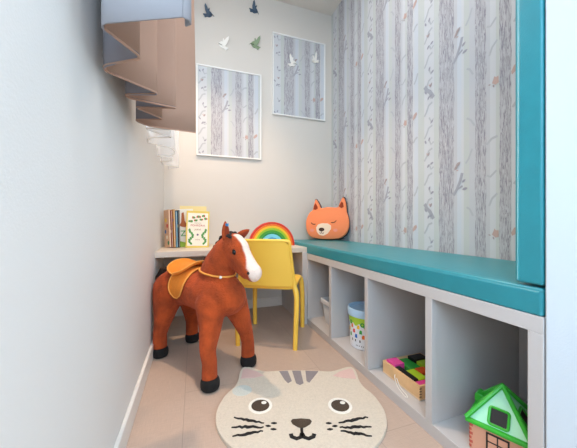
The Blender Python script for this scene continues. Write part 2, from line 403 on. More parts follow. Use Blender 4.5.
pad = thing('wall_cushion', 'tall upright teal leatherette cushion standing at near end of bench', 'cushion', (XB, .39, .558))
cushion(pad, .001, XR-XB-.006, 0, .057, 0, 1.35, .003, 'y', r=.020)
MB().tube([(.0067, .0513, .02), (.0067, .0513, 1.33)], .0013, 6).build('seam', M['seam'], pad)

# ------------------------------------------------------------ framed forest prints
def picture(x0, x1, z0, z1, u_at, label):
    r = thing('framed_print', label, 'picture', (x0, YB, z0), 0, None)
    w, h, t = x1-x0, z1-z0, .010
    b = MB()
    b.box(0, w, -.018, -.001, 0, t).box(0, w, -.018, -.001, h-t, h).box(0, t, -.018, -.001, t, h-t).box(w-t, w, -.018, -.001, t, h-t)
    b.build('frame', M['white'], r, bevel=.001)
    b = MB(); b.box(t*.9, w-t*.9, -.010, -.002, t*.9, h-t*.9)
    motifs(b, lambda u, v, d: (u-u_at, -.010-d, v), u_at+t, u_at+w-t, t, h-t, .15, SL)
    p = b.build('print', PM, r, smooth=False, fixn=False)
    set_uv(p, lambda c: (c.x+u_at, c.z+.3))
picture(.012, .519, 1.216, 1.915, -.108, 'white framed forest tree print hanging lower, beside the curtain')
picture(.616, 1.103, 1.606, 2.294, -.102, 'white framed forest tree print hanging higher, with two white birds')

# ------------------------------------------------------------ little birds on the wall
BODY = [(158, 112), (145, 92), (132, 74), (116, 66), (104, 78), (94, 94), (60, 97), (70, 108), (76, 126), (96, 118), (116, 122), (134, 110), (144, 98)]
WING = [(112, 70), (100, 42), (86, 24), (79, 42), (82, 70), (92, 96), (108, 104), (122, 92)]
WING2 = [(118, 74), (124, 48), (120, 40), (111, 52), (106, 76), (110, 90)]
def bird(x, z, s, m, label, flip=1, rot=0, y=YB, group=None):
    r = thing('bird_decoration', label, 'wall decoration', (x, y, z), 0, group)
    def fr(off, tilt):
        def g(a, c, d):
            px, pz = (a-108)*s*flip, -(c-85)*s
            q = (px*math.cos(rot)-pz*math.sin(rot), px*math.sin(rot)+pz*math.cos(rot))
            return (q[0], -(off+d)-tilt*max(0, -(c-92))*s, q[1])
        return g
    MB().prism(BODY, fr(.0, 0), 0, .008).build('body', m, r, bevel=.0015)
    MB().prism(WING, fr(.006, .45), 0, .003).build('wing', m, r, bevel=.0006)
    MB().prism(WING2, fr(.001, .15), 0, .003).build('wing', m, r, bevel=.0006)
k = .00098
bird(.100, 2.328, k*.88, M['navybird'], 'dark blue bird on back wall nearest the curtain', rot=.1)
bird(.463, 2.449, k*.88, M['navybird'], 'dark blue bird on back wall nearest the ceiling', rot=-.25)
bird(.215, 2.11, k, M['whitebird'], 'small white bird on back wall above the lower print', flip=-1, rot=-.3)
bird(.472, 2.168, k, M['greenbird'], 'sage green bird on back wall between the two prints', flip=-1, rot=-.2)
bird(.790, 2.07, k*.95, M['whitebird'], 'white bird on glass of higher print, over its wide trunk', flip=1, rot=0.2, y=YB-.012)
bird(1.00, 2.135, k*.85, M['whitebird'], 'white bird on glass of higher print, nearest right frame edge', flip=-1, rot=.35, y=YB-.012)

# ------------------------------------------------------------ curtains on the left window
rod = thing('curtain_rail', 'white curtain rail above the left window', 'curtain rail', (-.12, 1.25, 2.42))
MB().tube([(0, -.85, 0), (0, .85, 0)], .010, 12).build('rod', M['metal'], rod)
for y in (-.8, .8): MB().box(-.094, 0, y-.012, y+.012, -.012, .012).build('bracket', M['metal'], rod, bevel=.002)
HZ = 1.06
path = [(-.02, .515), (-.166, .578), (-.108, .669), (-.198, .728), (-.2, .755), (-.092, .838), (-.186, .872), (-.18, .895), (-.047, .926), (-.178, .958), (-.1, 1.04), (-.2, 1.075), (-.165, 1.13), (.004, 1.15)]
def soften(P, r=.018, n=5):
    out = [Vector((*P[0], 0))]
    for i in range(1, len(P)-1):
        a, p, c = (Vector((*P[j], 0)) for j in (i-1, i, i+1))
        d0 = (a-p); d1 = (c-p); q0 = p+d0.normalized()*min(r, d0.length*.4); q1 = p+d1.normalized()*min(r, d1.length*.4)
        for k in range(n+1): t = k/n; out.append(q0*(1-t)**2+p*2*t*(1-t)+q1*t*t)
    out.append(Vector((*P[-1], 0))); return out
def drape(name, P, m, parent, hem=HZ, top=2.407, solid=.003, wavy=.004, pinch=.75, cx=-.12):
    b = MB(); rows = 16; R = []
    for k in range(rows+1):
        t = k/rows; z = hem+(top-hem)*t; q = 1-(1-pinch)*t**2
        R.append([(cx+(p.x-cx)*q+wavy*math.sin(6*t+p.y*40)*t, p.y, z+(0.004*math.sin(p.y*50) if k == 0 else 0)) for p in P])
    b.loft(R, closed=False, cap=False); return b.build(name, m, parent, solid=solid, ang=60)
cur = thing('curtain', 'gathered taupe curtain hanging from rail on left wall', 'curtain', (0, 0, 0))
sp = soften(path)
cut = 5
dr_ = drape('drape', sp[cut:], [M['greyback'], M['taupe']], cur); dr_.modifiers['solid'].material_offset = 1
drape('lining', sp[:cut+1]+[], M['lining'], cur)
lp = [Vector((-.02, .515, 0)), Vector((-.008, .522, 0)), Vector((-.007, .532, 0)), Vector((-.016, .54, 0))]
drape('lining', lp, M['lining'], cur)
N = NT(M['taupe']); tl = N.n('ShaderNodeBsdfTranslucent', {0: (*lin((220, 176, 146)), 1)})
a1 = N.n('ShaderNodeMixShader', (.2, N.b.outputs[0], tl.outputs[0])); N.t.links.new(a1.outputs[0], N.t.nodes['Material Output'].inputs[0])
b = MB()
b.tube([(p.x, p.y, HZ+.0) for p in sp[cut:]], .0028, 6); b.build('hem', M['taupe'], cur)
m = mat('white_sheer', (244, 246, 248), .8, trans=0, alpha=.42); M['sheer'] = m
N = NT(m); tl = N.n('ShaderNodeBsdfTranslucent', {0: (.95, .96, .97, 1)}); tp = N.n('ShaderNodeBsdfTransparent'); df = N.n('ShaderNodeBsdfDiffuse', {0: (.93, .94, .95, 1)})
a1 = N.n('ShaderNodeMixShader', (.5, tl.outputs[0], df.outputs[0])); a2 = N.n('ShaderNodeMixShader', (.32, tp.outputs[0], a1.outputs[0]))
N.t.links.new(a2.outputs[0], N.t.nodes['Material Output'].inputs[0])
sh = thing('sheer_curtain', 'thin white sheer curtain with wavy hem beyond the taupe curtain', 'curtain', (0, 0, 0))
spath = [(-.09, 1.165), (-.19, 1.17), (-.08, 1.24), (-.195, 1.31), (-.2, 1.36), (-.09, 1.45), (-.1, 1.57), (-.19, 1.60), (-.19, 1.64), (-.107, 1.69), (-.195, 1.77), (-.19, 1.84), (-.085, 1.93), (-.17, 1.99)]
ss = soften(spath, .03, 5)
drape('sheer_drape', ss, M['sheer'], sh, solid=0, pinch=.8)
MB().tube([(p.x, p.y, HZ+.004*math.sin(p.y*50)) for p in ss], .0016, 6).build('hem', mat('sheer_hem', (206, 204, 200), .8), sh)

# ------------------------------------------------------------ cat rug
ro = Vector((.348, .875)); rr = Vector((.945, -.327)); ru = Vector((.327, .945))
rug = thing('cat_face_rug', 'cream cat face rug with whiskers lying on floor', 'rug', (ro.x, ro.y, 0), -math.atan2(.327, .945))
half = [(0, .331), (.05, .331), (.10, .326), (.15, .322), (.19, .338), (.225, .356), (.250, .362), (.264, .346), (.268, .31), (.264, .25), (.272, .20), (.293, .155), (.305, .10), (.306, .05), (.295, .0), (.272, -.045), (.235, -.09), (.18, -.128), (.10, -.155), (0, -.165)]
pts = [Vector((x, y, 0)) for x, y in half]+[Vector((-x, y, 0)) for x, y in half[-2:0:-1]]
outl = [(p.x, p.y) for p in catmull(pts, 4, True)]
RF = lambda a, c, d: (a, c, d)
b = MB(); b.prism(outl, RF, 0.0005, .011)
b.build('rug_pile', [M['cream']], rug, bevel=.004, seg=3, ang=60)
def rugpart(name, polys, m, d=.0112, h=.0014, lab=None):
    b = MB()
    for p in polys: b.prism(p, RF, d-.002, d+h)
    o = b.build(name, m, rug, bevel=.0008); 
    if lab: o['label'] = lab
    return o
for s in (-1, 1):
    rugpart('ear', [[(s*.257, .338), (s*.240, .345), (s*.19, .318), (s*.155, .285), (s*.20, .268), (s*.255, .262)]], M['rugpink'], lab='pink inner ear')
    rugpart('eye_ring', [ell(s*.150, .086, .045, .046)], M['rugwhite'], h=.0006)
    rugpart('eye', [ell(s*.150, .085, .034, .033)], M['rugbrown'])
    rugpart('eye_glint', [ell(s*.150+.012, .099, .010, .008)], M['rugwhite'], h=.003)
    def jag(p0, p1, w):
        n = 12 if w > .0101 else 4; L = [(s*(p0[0]+(p1[0]-p0[0])*i/n), p0[1]+(p1[1]-p0[1])*i/n+(random.uniform(-.0035, .0035) if n > 4 else 0)) for i in range(n+1)]
        return stroke(L, w)
    for q in (((.128, -.004), (.237, .024), .013), ((.128, -.024), (.236, -.022), .013), ((.128, -.040), (.225, -.062), .013)):
        rugpart('whisker', [jag(*q)], M['rugblack'])
    rugpart('whisker_dot', [jag((.084, -.005), (.104, -.005), .010), jag((.104, -.019), (.122, -.017), .010), jag((.084, -.033), (.104, -.032), .010)], M['rugblack'])
rugpart('nose', [[(-.036, .004), (-.030, .014), (0, .017), (.030, .014), (.037, .004), (.03, -.010), (.012, -.024), (0, -.028), (-.012, -.024), (-.03, -.010)]], M['rugbrown'])
rugpart('mouth', [stroke([(0, -.026), (0, -.052)], .010, False), stroke([(-.036, -.052), (-.034, -.064), (-.018, -.072), (-.004, -.066), (0, -.050)], .014, False), stroke([(.040, -.052), (.036, -.064), (.020, -.072), (.006, -.066), (0, -.050)], .014, False)], M['rugblack'])
rugpart('stripe', [[(-.088, .322), (-.048, .325), (-.030, .245), (-.046, .228), (-.060, .250)]], M['ruggrey'])
rugpart('stripe', [[(-.028, .326), (.012, .326), (.020, .228), (.004, .215), (-.012, .228)]], M['ruggrey'])
rugpart('stripe', [[(.034, .326), (.094, .322), (.066, .270), (.045, .232), (.034, .245)]], M['ruggrey'])
rugpart('cheek_patch', [ell(-.235, .178, .040, .036)], M['rugblue'], h=.0006)

# ------------------------------------------------------------ yellow chair
ch = thing('toddler_chair', 'yellow plastic child chair facing the desk', 'chair', (.46, 1.635, 0), -.5008)
b = MB(); rings = []
outline = rrect(-.165, .165, -.16, .165, .045)
for d, sc_ in ((.322, .90), (.326, .97), (.346, 1.0), (.352, .985), (.353, .94)):
    rings.append([(x*sc_, y*sc_, d-.010*max(0, 1-(x/.14)**2)*max(0, 1-(y/.14)**2)) for x, y in outline])
b.loft(rings); b.build('seat', M['yellow'], ch, bevel=.002)
# backrest: curved shell with rolled rim
b = MB(); nx, nz = 18, 12; fro = []; bac = []
for j in range(nz+1):
    t = j/nz; z = .345+(.600-.345)*t; hw = .160-.022*t
    rowf = []; rowb = []
    for i in range(nx+1):
        u = 2*i/nx-1; zz = z
        if t > .8: zz = z-.030*max(0, (abs(u)-.78)/.22)**2*((t-.8)/.2)
        y = -.158-.040*t-.022*(1-u*u)+.010*0
        rowf.append((u*hw, y+.008, zz)); rowb.append((u*hw, y-.006, zz))
    fro.append(rowf); bac.append(rowb)
rings = [f+bk[::-1] for f, bk in zip(fro, bac)]
b.loft(rings); b.build('backrest', M['yellow'], ch, bevel=.003)
rim = []
for i in range(9): t = i/8; rim.append((-.160+.022*t, -.158-.040*t, .345+(.585-.345)*t))
top = [(-.128, -.200, .598), (-.07, -.214, .601), (0, -.220, .602), (.07, -.214, .601), (.128, -.200, .598)]
rim = rim+top+[(-x, y, z) for x, y, z in rim[::-1]]
MB().tube(catmull(rim, 3), .0095, 10).build('back_frame', M['yellow'], ch)
for sx in (-1, 1):
    L = catmull([(sx*.157, -.160, .385), (sx*.160, -.160, .345), (sx*.172, -.168, .30), (sx*.172, -.170, .22), (sx*.168, -.170, .1), (sx*.165, -.170, .0)], 5)
    MB().tube(L, [.012+.005*min(1, i/8)-.004*(i/(len(L)-1)) for i in range(len(L))], 12).build('leg', M['yellow'], ch)
    L = catmull([(sx*.145, .145, .335), (sx*.158, .158, .31), (sx*.165, .165, .2), (sx*.165, .168, 0)], 5)
    MB().tube(L, [.018-.004*(i/(len(L)-1)) for i in range(len(L))], 12).build('leg', M['yellow'], ch)

# ------------------------------------------------------------ plush horse
HYAW = math.atan2(-.835, .55)
hs = thing('toy_horse', 'brown plush standing toy horse with orange saddle and white blaze', 'toy', (.0285, 1.453, 0), HYAW)
b = MB()
def chain(nodes, ys=1, n=7):
    for A, Bn in zip(nodes, nodes[1:]):
        for k in range(n+1):
            t = k/n; q = [A[i]*(1-t)+Bn[i]*t for i in range(4)]
            b.ball(q[:3], (q[3], q[3]*ys, q[3]), u=16, v=10)
chain([(-.190, 0, .358, .106), (-.10, 0, .366, .100), (.0, 0, .366, .100), (.10, 0, .364, .107), (.16, 0, .362, .106)], 1.02)
chain([(.15, 0, .37, .104), (.21, 0, .36, .086)])
chain([(.11, 0, .43, .088), (.155, 0, .495, .086), (.20, 0, .553, .074), (.238, 0, .596, .058)], .82)
chain([(.238, 0, .594, .060), (.285, 0, .565, .056), (.325, 0, .528, .046), (.362, 0, .496, .041), (.375, 0, .488, .041)], .86)
chain([(.262, 0, .600, .052), (.290, 0, .582, .050)], .8)
chain([(.262, 0, .545, .052), (.335, 0, .487, .034)], .8)
for s, x, y in ((-1, .234, -.117), (1, .222, .116)):
    chain([(.170, s*.062, .33, .070), (.198, s*.086, .245, .050), (x-.014, y, .16, .035), (x, y, .11, .032), (x, y, .05, .034)])
for s, x, y in ((-1, -.208, -.103), (1, -.235, .103)):
    chain([(-.190, s*.052, .35, .090), (-.197, s*.070, .28, .070), (x+.010, s*.09, .19, .046), (x, y, .12, .035), (x, y, .05, .036)])
bmesh.ops.recalc_face_normals(b.bm, faces=b.bm.faces)
tmp = b.build('tmp_body', M['plush'])
q = tmp.modifiers.new('r', 'REMESH'); q.mode = 'VOXEL'; q.voxel_size = .0062
q = tmp.modifiers.new('s', 'SMOOTH'); q.factor = .6; q.iterations = 7
bpy.context.view_layer.update()
me = D.meshes.new_from_object(tmp.evaluated_get(bpy.context.evaluated_depsgraph_get())); D.objects.remove(tmp)
me.name = 'horse_body'; body = D.objects.new('body', me); COL.objects.link(body); body.parent = hs
me.polygons.foreach_set('use_smooth', [True]*len(me.polygons))
at = me.attributes.new('blaze', 'FLOAT', 'POINT')
def sst(a, c, x): t = max(0, min(1, (x-a)/(c-a))); return t*t*(3-2*t)
ax = Vector((.79, 0, -.61)); nn = Vector((.61, 0, .79))
for v in me.vertices:
    p = v.co-Vector((.238, 0, .596)); a = p.dot(ax); n_ = p.dot(nn); val = 0
    if p.x+v.co.z*0 > -.01 and v.co.z > .42:
        wdt = .019+.016*sst(.10, .17, a)
        val = sst(.006, .014, n_)*(1-sst(wdt-.003, wdt+.003, abs(v.co.y)))*sst(-.01, .0, a)
        val = max(val, sst(.176, .184, a+n_*.9))
    at.data[v.index].value = val
hm = mat('brown_plush_white_blaze', (164, 66, 20), .95, bump=1, bscale=120, sheen=.35, vary=.30, vscale=16); N = NT(hm)
src = N.b.inputs['Base Color'].links[0].from_socket
fa = N.n('ShaderNodeAttribute', attribute_name='blaze').outputs['Fac']
N.t.links.new(N.mix(fa, src, lin((236, 214, 200))), N.b.inputs['Base Color'])
me.materials.clear(); me.materials.append(hm)
bvh = BVHTree.FromPolygons([v.co for v in me.vertices], [p.vertices for p in me.polygons])
def onbody(o_, d_, off):
    o_ = Vector(o_); d_ = Vector(d_).normalized(); hit = bvh.ray_cast(o_+d_*.6, -d_)
    return (hit[0] if hit[0] else o_+d_*.12)+d_*off
# hooves
for x, y in ((.234, -.117), (.222, .116), (-.208, -.103), (-.235, .103)):
    b = MB(); b.lathe([(.001, 0), (.032, 0), (.039, .008), (.041, .026), (.039, .042), (.033, .053), (.001, .058)], (x+.004, y, 0), 24); b.build('hoof', M['hoof'], hs, sub=1)
# eyes, nostrils
for s in (-1, 1):
    e = onbody((.297, 0, .572), (.10, s, .02), -.002); b = MB(); b.ball(e, (.0095, .007, .0095)); b.build('eye', M['blackgloss'], hs)
    MB().tube([e+Vector((.011*math.cos(t), s*.001, .011*math.sin(t))) for t in [k*PI/8 for k in range(16)]], .002, 6, loop=True).build('eyelid', M['mane'], hs)
    e = onbody((.370, 0, .492), (.25, s, -.05), -.001); MB().ball(e, (.0075, .004, .0065)).build('nostril', M['mane'], hs)
    # ear: folded leaf shape
    b = MB(); c0 = Vector((.236, s*.032, .628)); dr = (Vector((.06, -.10, 1)) if s < 0 else Vector((.45, .70, .55))).normalized(); ln_ = .080 if s < 0 else .072
    sd = dr.cross(Vector((1, 0, 0))).normalized(); fw = sd.cross(dr).normalized(); rg = []
    for k in range(10):
        t = k/9; w = .020*math.sin(PI*min(1, .26+t*.74))**.75+.0006
        rg.append([c0+dr*ln_*t+fw*w*.5*math.cos(2*PI*i/14)+sd*w*math.sin(2*PI*i/14) for i in range(14)])
    b.loft(rg); b.build('ear', M['plush'], hs)
    b = MB(); rg = []
    for k in range(8):
        t = .12+.74*k/7; w = .012*math.sin(PI*min(1, .26+t*.74))+.0004
        rg.append([c0+dr*ln_*t+fw*(w*.45*math.cos(2*PI*i/10)+.0075*math.sin(PI*min(1, .26+t*.74)))+sd*w*math.sin(2*PI*i/10) for i in range(10)])
    b.loft(rg); b.build('inner_ear', M['foxbrown'], hs)
MB().box(.243, .257, -.042, -.034, .684, .696).build('ear_tag', pc('blue_tag', (40, 140, 200)), hs)
b = MB(); R = onbody((.18, 0, .46), (.75, -1, -.1), .004); b.ball(R, (.010, .005, .007)); o = b.build('care_label', M['white'], hs)
# mane and forelock
def tuft(b, p, d, l, r):
    p = Vector(p); d = Vector(d).normalized(); q = p+d*l*.55+Vector((0, 0, -l*.06)); e = p+d*l+Vector((0, 0, -l*.3))
    b.tube([p-d*r*.3, p+d*l*.2, q, e], [r*.7, r, r*.8, r*.15], 8)
b = MB()
for k in range(90):
    t = random.random(); c = Vector((.215, 0, .65)).lerp(Vector((.045, 0, .50)), t)+Vector((random.uniform(-.006, .006), random.uniform(-.022, .022), random.uniform(-.012, .0)))
    tuft(b, c, (-.35+random.uniform(-.3, .2), random.uniform(.1, 1.0), -.1+random.uniform(-.3, .25)), random.uniform(.026, .040), random.uniform(.009, .013))
b.build('mane', M['mane'], hs)
b = MB()
for k in range(34):
    c = Vector((random.uniform(.215, .262), random.uniform(-.026, .028), 0)); c.z = .652-(c.x-.215)*.55
    tuft(b, c, (.65+random.uniform(-.3, .3), random.uniform(-.8, .8), .30), random.uniform(.024, .036), random.uniform(.006, .010))
b.build('forelock', M['mane'], hs)
b = MB()
for k in range(60):
    o_ = Vector((random.uniform(-.02, .02), random.uniform(-.028, .028), random.uniform(-.01, .01)))
    b.tube([Vector((-.285, 0, .425))+o_*.5, Vector((-.325, 0, .425))+o_, Vector((-.358, 0, .375))+o_*1.2, Vector((-.372, 0, .30))+o_*1.3, Vector((-.375, 0, .21-random.uniform(0, .05)))+o_], [.006, .010, .011, .010, .003], 7)
b.build('tail', M['mane'], hs)
# saddle flap + seat projected on the body
def shell(name, rows, off, th, m, piping=None, edge=0):
    b = MB(); T = []; Bt = []
    for r in rows:
        a, x0, x1 = r[:3]; rt = []; rb = []
        for k in range(15):
            x = x0+(x1-x0)*k/14; d = Vector((0, math.sin(a), math.cos(a)))
            o_ = off+(edge*abs(2*k/14-1)**3 if edge else 0)
            p = onbody((x, 0, .36), d, o_); rb.append(p); rt.append(p+d*th)
        T.append(rt); Bt.append(rb)
    rings = [t+bk[::-1] for t, bk in zip(T, Bt)]
    b.loft(rings); o = b.build(name, m, hs, bevel=.001)
    if piping:
        loop = [r[0] for r in T]+T[-1][1:]+[r[-1] for r in T[-2::-1]]+T[0][-2:0:-1]
        MB().tube(loop, .0035, 6, loop=True).build('piping', piping, o)
rows = []
n = 26; A = math.radians(106)
for k in range(n+1):
    u = 2*k/n-1; a = u*A; w = .066*math.sqrt(max(0.03, 1-abs(u)**5)); cxs = -.045-.012*abs(u)
    rows.append((a, cxs-w, cxs+w))
shell('saddle_flap', rows, .003, .006, M['saddle'], M['piping'])
rows = []; A = math.radians(50)
for k in range(n+1):
    u = 2*k/n-1; a = u*A; w = .088*math.sqrt(max(0.03, 1-abs(u)**4)); rows.append((a, -.085-w, -.085+w*.95))
shell('saddle_seat', rows, .011, .010, M['saddle'], M['piping'], edge=.018)
# rein around the neck
L = []
for k in range(40):
    a = 2*PI*k/40; c = Vector((.15, 0, .465)); e1 = Vector((.96, 0, -.12)); e2 = Vector((0, 1, 0))
    L.append(onbody(c, e1*math.cos(a)+e2*math.sin(a), .003))
MB().tube(L, .0045, 8, loop=True).build('rein', M['piping'], hs)

# ------------------------------------------------------------ things on the desk
DZ = .530
def book(name, label, x, y, w, h, t, rz, lean, m, cover=None, tilt=0, lay=0):
    r = thing(name, label, 'book', (x, y, DZ+.001), rz); r.rotation_euler = (lean, tilt, rz)
    # local: X width of cover, front cover faces -Y, thickness t along +Y, height Z
    MB().box(0, w, 0, .0025, 0, h).box(0, w, t-.0025, t, 0, h).box(0, .0025, .0025, t-.0025, 0, h).build('cover', m, r, bevel=.0006)
    MB().box(.0025, w-.004, .0028, t-.0028, .003, h-.003).build('pages', M['paper'], r)
    if cover: cover(r)
    return r
def decal(r, name, polys, m, y=-.0006, lab=None):
    b = MB()
    for p in polys: b.prism(p, lambda a, c, d: (a, y-d+.0008, c), 0, .0008)
    o = b.build(name, m, r, smooth=False)
    if lab: o['label'] = lab
    return o
def text(r, name, s, size, x, z, m, y=-.0012, align='CENTER', rot=None):
    cu_ = D.curves.new(name, 'FONT'); cu_.body = s; cu_.size = size; cu_.align_x = align; cu_.extrude = .0003
    t = D.objects.new('t', cu_); COL.objects.link(t); bpy.context.view_layer.update()
    me_ = D.meshes.new_from_object(t.evaluated_get(bpy.context.evaluated_depsgraph_get())); D.objects.remove(t)
    me_.materials.clear(); me_.materials.append(m); o = D.objects.new(name, me_); COL.objects.link(o); o.parent = r
    o.location = (x, y, z); o.rotation_euler = rot or (PI/2, 0, 0); return o
PW = pc('cover_cream', (240, 232, 214)); YE = pc('cover_yellow', (222, 196, 90)); GR = pc('print_green', (86, 150, 70)); RD = pc('print_red', (192, 70, 48)); BR = pc('print_brown', (150, 100, 60))
def cov_front(r):
    decal(r, 'cover_panel', [rrect(.008, .122, .012, .208, .003)], PW)
    fl = []; gl = []
    for i in range(16):
        x = .018+.094*((i*7) % 16)/15; z = .158+.034*((i*5) % 7)/6
        (fl if i % 2 else gl).append(ell(x, z, .008, .006, 8, i))
    decal(r, 'flower_print', fl, RD, -.0016); decal(r, 'leaf_print', gl, GR, -.0018)
    for s in (-1, 1): decal(r, 'wreath_print', [ell(.065+s*(.036+.010*math.sin(i)), .026+.010*i, .009, .0065, 8, s*(.9+i*.1)) for i in range(9)], GR, -.0016)
    decal(r, 'flower_print', [ell(.065, .078, .006, .006, 8)], pc('print_violet', (110, 80, 110)), -.0016)
    text(r, 'title', 'POHÁDKA', .017, .065, .128, RD); text(r, 'title', 'JARNÍ', .014, .065, .104, BR); text(r, 'subtitle', 'knížka', .011, .065, .046, BR); text(r, 'subtitle', 'moje první', .009, .065, .146, BR)
fb = book('picture_book', 'yellow bordered storybook with flower wreath cover, facing front', -.058, 1.945, .150, .252, .022, .02, -.10, YE, cov_front, tilt=.03)
for c in fb.children:
    if c.name.split('.')[0] not in ('cover', 'pages'): c.scale = (1.15 if c.rotation_euler.x == 0 else 1.15, 1, 1.14) if c.rotation_euler.x == 0 else (1.15, 1.14, 1); c.location = (c.location.x*1.15, c.location.y, c.location.z*1.14)
book('picture_book', 'large pale yellow book standing behind the flower wreath storybook', -.10, 2.09, .185, .290, .014, .05, -.06, pc('cover_paleyellow', (232, 214, 150)))
def cov_z(r):
    decal(r, 'giraffe_print', [[(.01, .15), (.022, .17), (.026, .235), (.040, .24), (.046, .18), (.060, .155), (.05, .135), (.024, .14)]], pc('print_rustbrown', (176, 98, 50)))
    decal(r, 'grass_print', [[(.0, .0), (.14, .0), (.14, .03), (.1, .045), (.05, .03), (0, .045)]], pc('print_lime', (150, 190, 60)))
    text(r, 'title', 'Z', .055, .034, .075, pc('print_vividgreen', (30, 160, 60)))
book('picture_book', 'white animal book with large green letter, left of the storybook', -.106, 2.012, .10, .262, .012, -.12, -.06, pc('cover_white', (238, 238, 230)), cov_z, tilt=-.03)
for i, (x, y, h, t, c, tl, rz, lab) in enumerate([
    (-.134, 2.02, .250, .009, (44, 40, 46), -.04, -1.05, 'thin black-spined book beside the white animal book'),
    (-.148, 2.02, .242, .009, (70, 150, 190), -.05, -1.05, 'thin light blue book leaning in the desk row'),
    (-.162, 2.02, .254, .010, (206, 150, 60), -.06, -1.05, 'thin ochre yellow book leaning in the desk row'),
    (-.176, 2.02, .246, .009, (150, 84, 76), -.07, -1.05, 'thin dark red book leaning in the desk row'),
    (-.190, 2.02, .252, .010, (214, 172, 140), -.08, -1.05, 'thin peach coloured book leaning in the desk row')]):
    def cv(r, c=c, i=i):
        cs = [pc('dab%d' % j, q) for j, q in enumerate([(230, 220, 200), (60, 110, 170), (200, 60, 50), (230, 190, 60), (60, 130, 80)])]
        for j in range(5):
            decal(r, 'cover_print', [ell(.018+.009*((i+j*3) % 5), .03+.038*j, .012, .014, 10)], cs[(i+j) % 5])
    book('picture_book', lab, x, y, .072, h, t, rz, 0, pc('spine%d' % i, c), cv, tilt=tl)
book('picture_book', 'plain beige board book leftmost on the desk beside left wall', -.198, 2.075, .07, .250, .006, -.05, -.04, M['kraft'])

# rainbow of nested arches
rb = thing('rainbow_stacker', 'wooden rainbow of nested arches standing on desk behind chair', 'toy', (.540, 1.955, DZ), -.12)
rc = [(216, 50, 24), (240, 118, 20), (246, 196, 36), (158, 200, 36), (70, 160, 44), (30, 140, 70), (120, 206, 226), (50, 150, 196), (40, 96, 150), (204, 70, 90)]
ro_ = [.170, .155, .142, .127, .112, .096, .084, .060, .045, .030, .0]
for i, c in enumerate(rc):
    r1, r0 = ro_[i]-.0006, ro_[i+1]; n = 28; b = MB()
    outer = [(r1*math.cos(PI*k/n), r1*1.03*math.sin(PI*k/n)) for k in range(n+1)]
    if r0 > 0: poly = outer+[(r0*math.cos(PI*k/n), r0*1.03*math.sin(PI*k/n)) for k in range(n, -1, -1)]
    else: poly = outer
    b.prism(poly, lambda a, c_, d: (a, d-.03, c_), 0, .06)
    o = b.build('arch', pc('arch%d' % i, c), rb, bevel=.0012, ang=50); o['label'] = ['red', 'orange', 'yellow', 'lime green', 'green', 'dark green', 'light blue', 'blue', 'dark blue', 'pink'][i]+' arch'

# ------------------------------------------------------------ fox pillow on the bench
def foxfr(px, py): return ((px-232)*.001175, (372-py)*.00108)
FO = [(110, 350), (88, 310), (80, 262), (84, 215), (105, 168), (126, 150), (134, 110), (148, 66), (168, 98), (186, 134), (232, 128), (304, 131), (322, 98), (342, 56), (360, 105), (366, 165), (378, 205), (384, 255), (376, 305), (350, 345), (310, 366), (232, 373), (158, 368)]
fx = thing('fox_pillow', 'orange sleeping fox face pillow propped in corner on teal bench', 'pillow', (1.028, 2.005, .562), -.76)
fx.rotation_euler = (-.10, 0, -.70)
def puff(poly, scale, y0, y1, n=6):     # rounded slab of an outline: rings shrink towards the faces
    P = [foxfr(*p) for p in poly]; P = [(v.x, v.y) for v in catmull([Vector((a, c, 0)) for a, c in P], 4, True)]
    cx, cz = 0, .13; rings = []
    for k in range(n+1):
        t = k/n; a = PI*t; s_ = 1-.045*(1-math.sin(a))*1.0; yy = y0+(y1-y0)*(.5-.5*math.cos(a)); rings.append([((x-cx)*s_*scale+cx, yy, (z-cz)*s_*scale+cz) for x, z in P])
    return rings
def face_cap(b, ring, depth):
    vs = [b.v(p) for p in ring]; tr = G.tessellate_polygon([[Vector((p[0], p[2], 0)) for p in ring]])
    for t in tr: b.f([vs[i] for i in t])
def pillow_part(name, m, scale, y0, y1, parent):
    b = MB(); R = puff(FO, scale, y0, y1); b.loft(R, cap=False); face_cap(b, R[0], 0); face_cap(b, R[-1], 0)
    return b.build(name, m, parent, ang=55)
pillow_part('back_fabric', M['navyfab'], 1.02, -.012, .050, fx)
pillow_part('front_fabric', M['foxorange'], 1.0, -.040, .0, fx)
def fdec(name, polys, m, h=.003):
    b = MB()
    for p in polys:
        q = [foxfr(*v) for v in p]; b.prism(q, lambda a, c, d: (a, -.039-d, c), 0, h)
    b.build(name, m, fx, bevel=.001)
fdec('muzzle', [[(158, 285), (170, 262), (200, 252), (240, 254), (262, 270), (262, 295), (240, 330), (210, 347), (180, 340), (162, 315)]], M['foxcream'])
fdec('nose', [ell(197, 300, 20, 14, 14)], M['foxdark'], .006)
fdec('mouth', [stroke([(197, 312), (199, 325)], 4, False), stroke([(184, 322), (192, 330), (199, 325), (206, 331), (214, 322)], 4, False)], M['foxdark'], .004)
for s, xs in ((-1, (120, 130, 142, 152)), (1, (262, 272, 286, 298))):
    ys = (248, 258, 261, 258) if s < 0 else (246, 248, 245, 232)
    fdec('eye', [stroke(list(zip(xs, ys)), 5, False)], M['foxdark'])
for q in ((128, 306), (293, 304)): fdec('blush', [ell(*q, 15, 12, 12)], M['foxblush'], .0015)
fdec('inner_ear', [[(134, 145), (140, 112), (150, 98), (163, 125), (165, 140), (150, 150)]], M['foxbrown'])
fdec('inner_ear', [[(313, 125), (330, 92), (342, 100), (346, 132), (330, 140)]], M['foxbrown'])
for p in ((148, 74), (342, 64)):
    a, c = foxfr(*p); MB().ball((a, -.012, c), (.013, .020, .014)).build('ear_tip', M['navyfab'], fx)

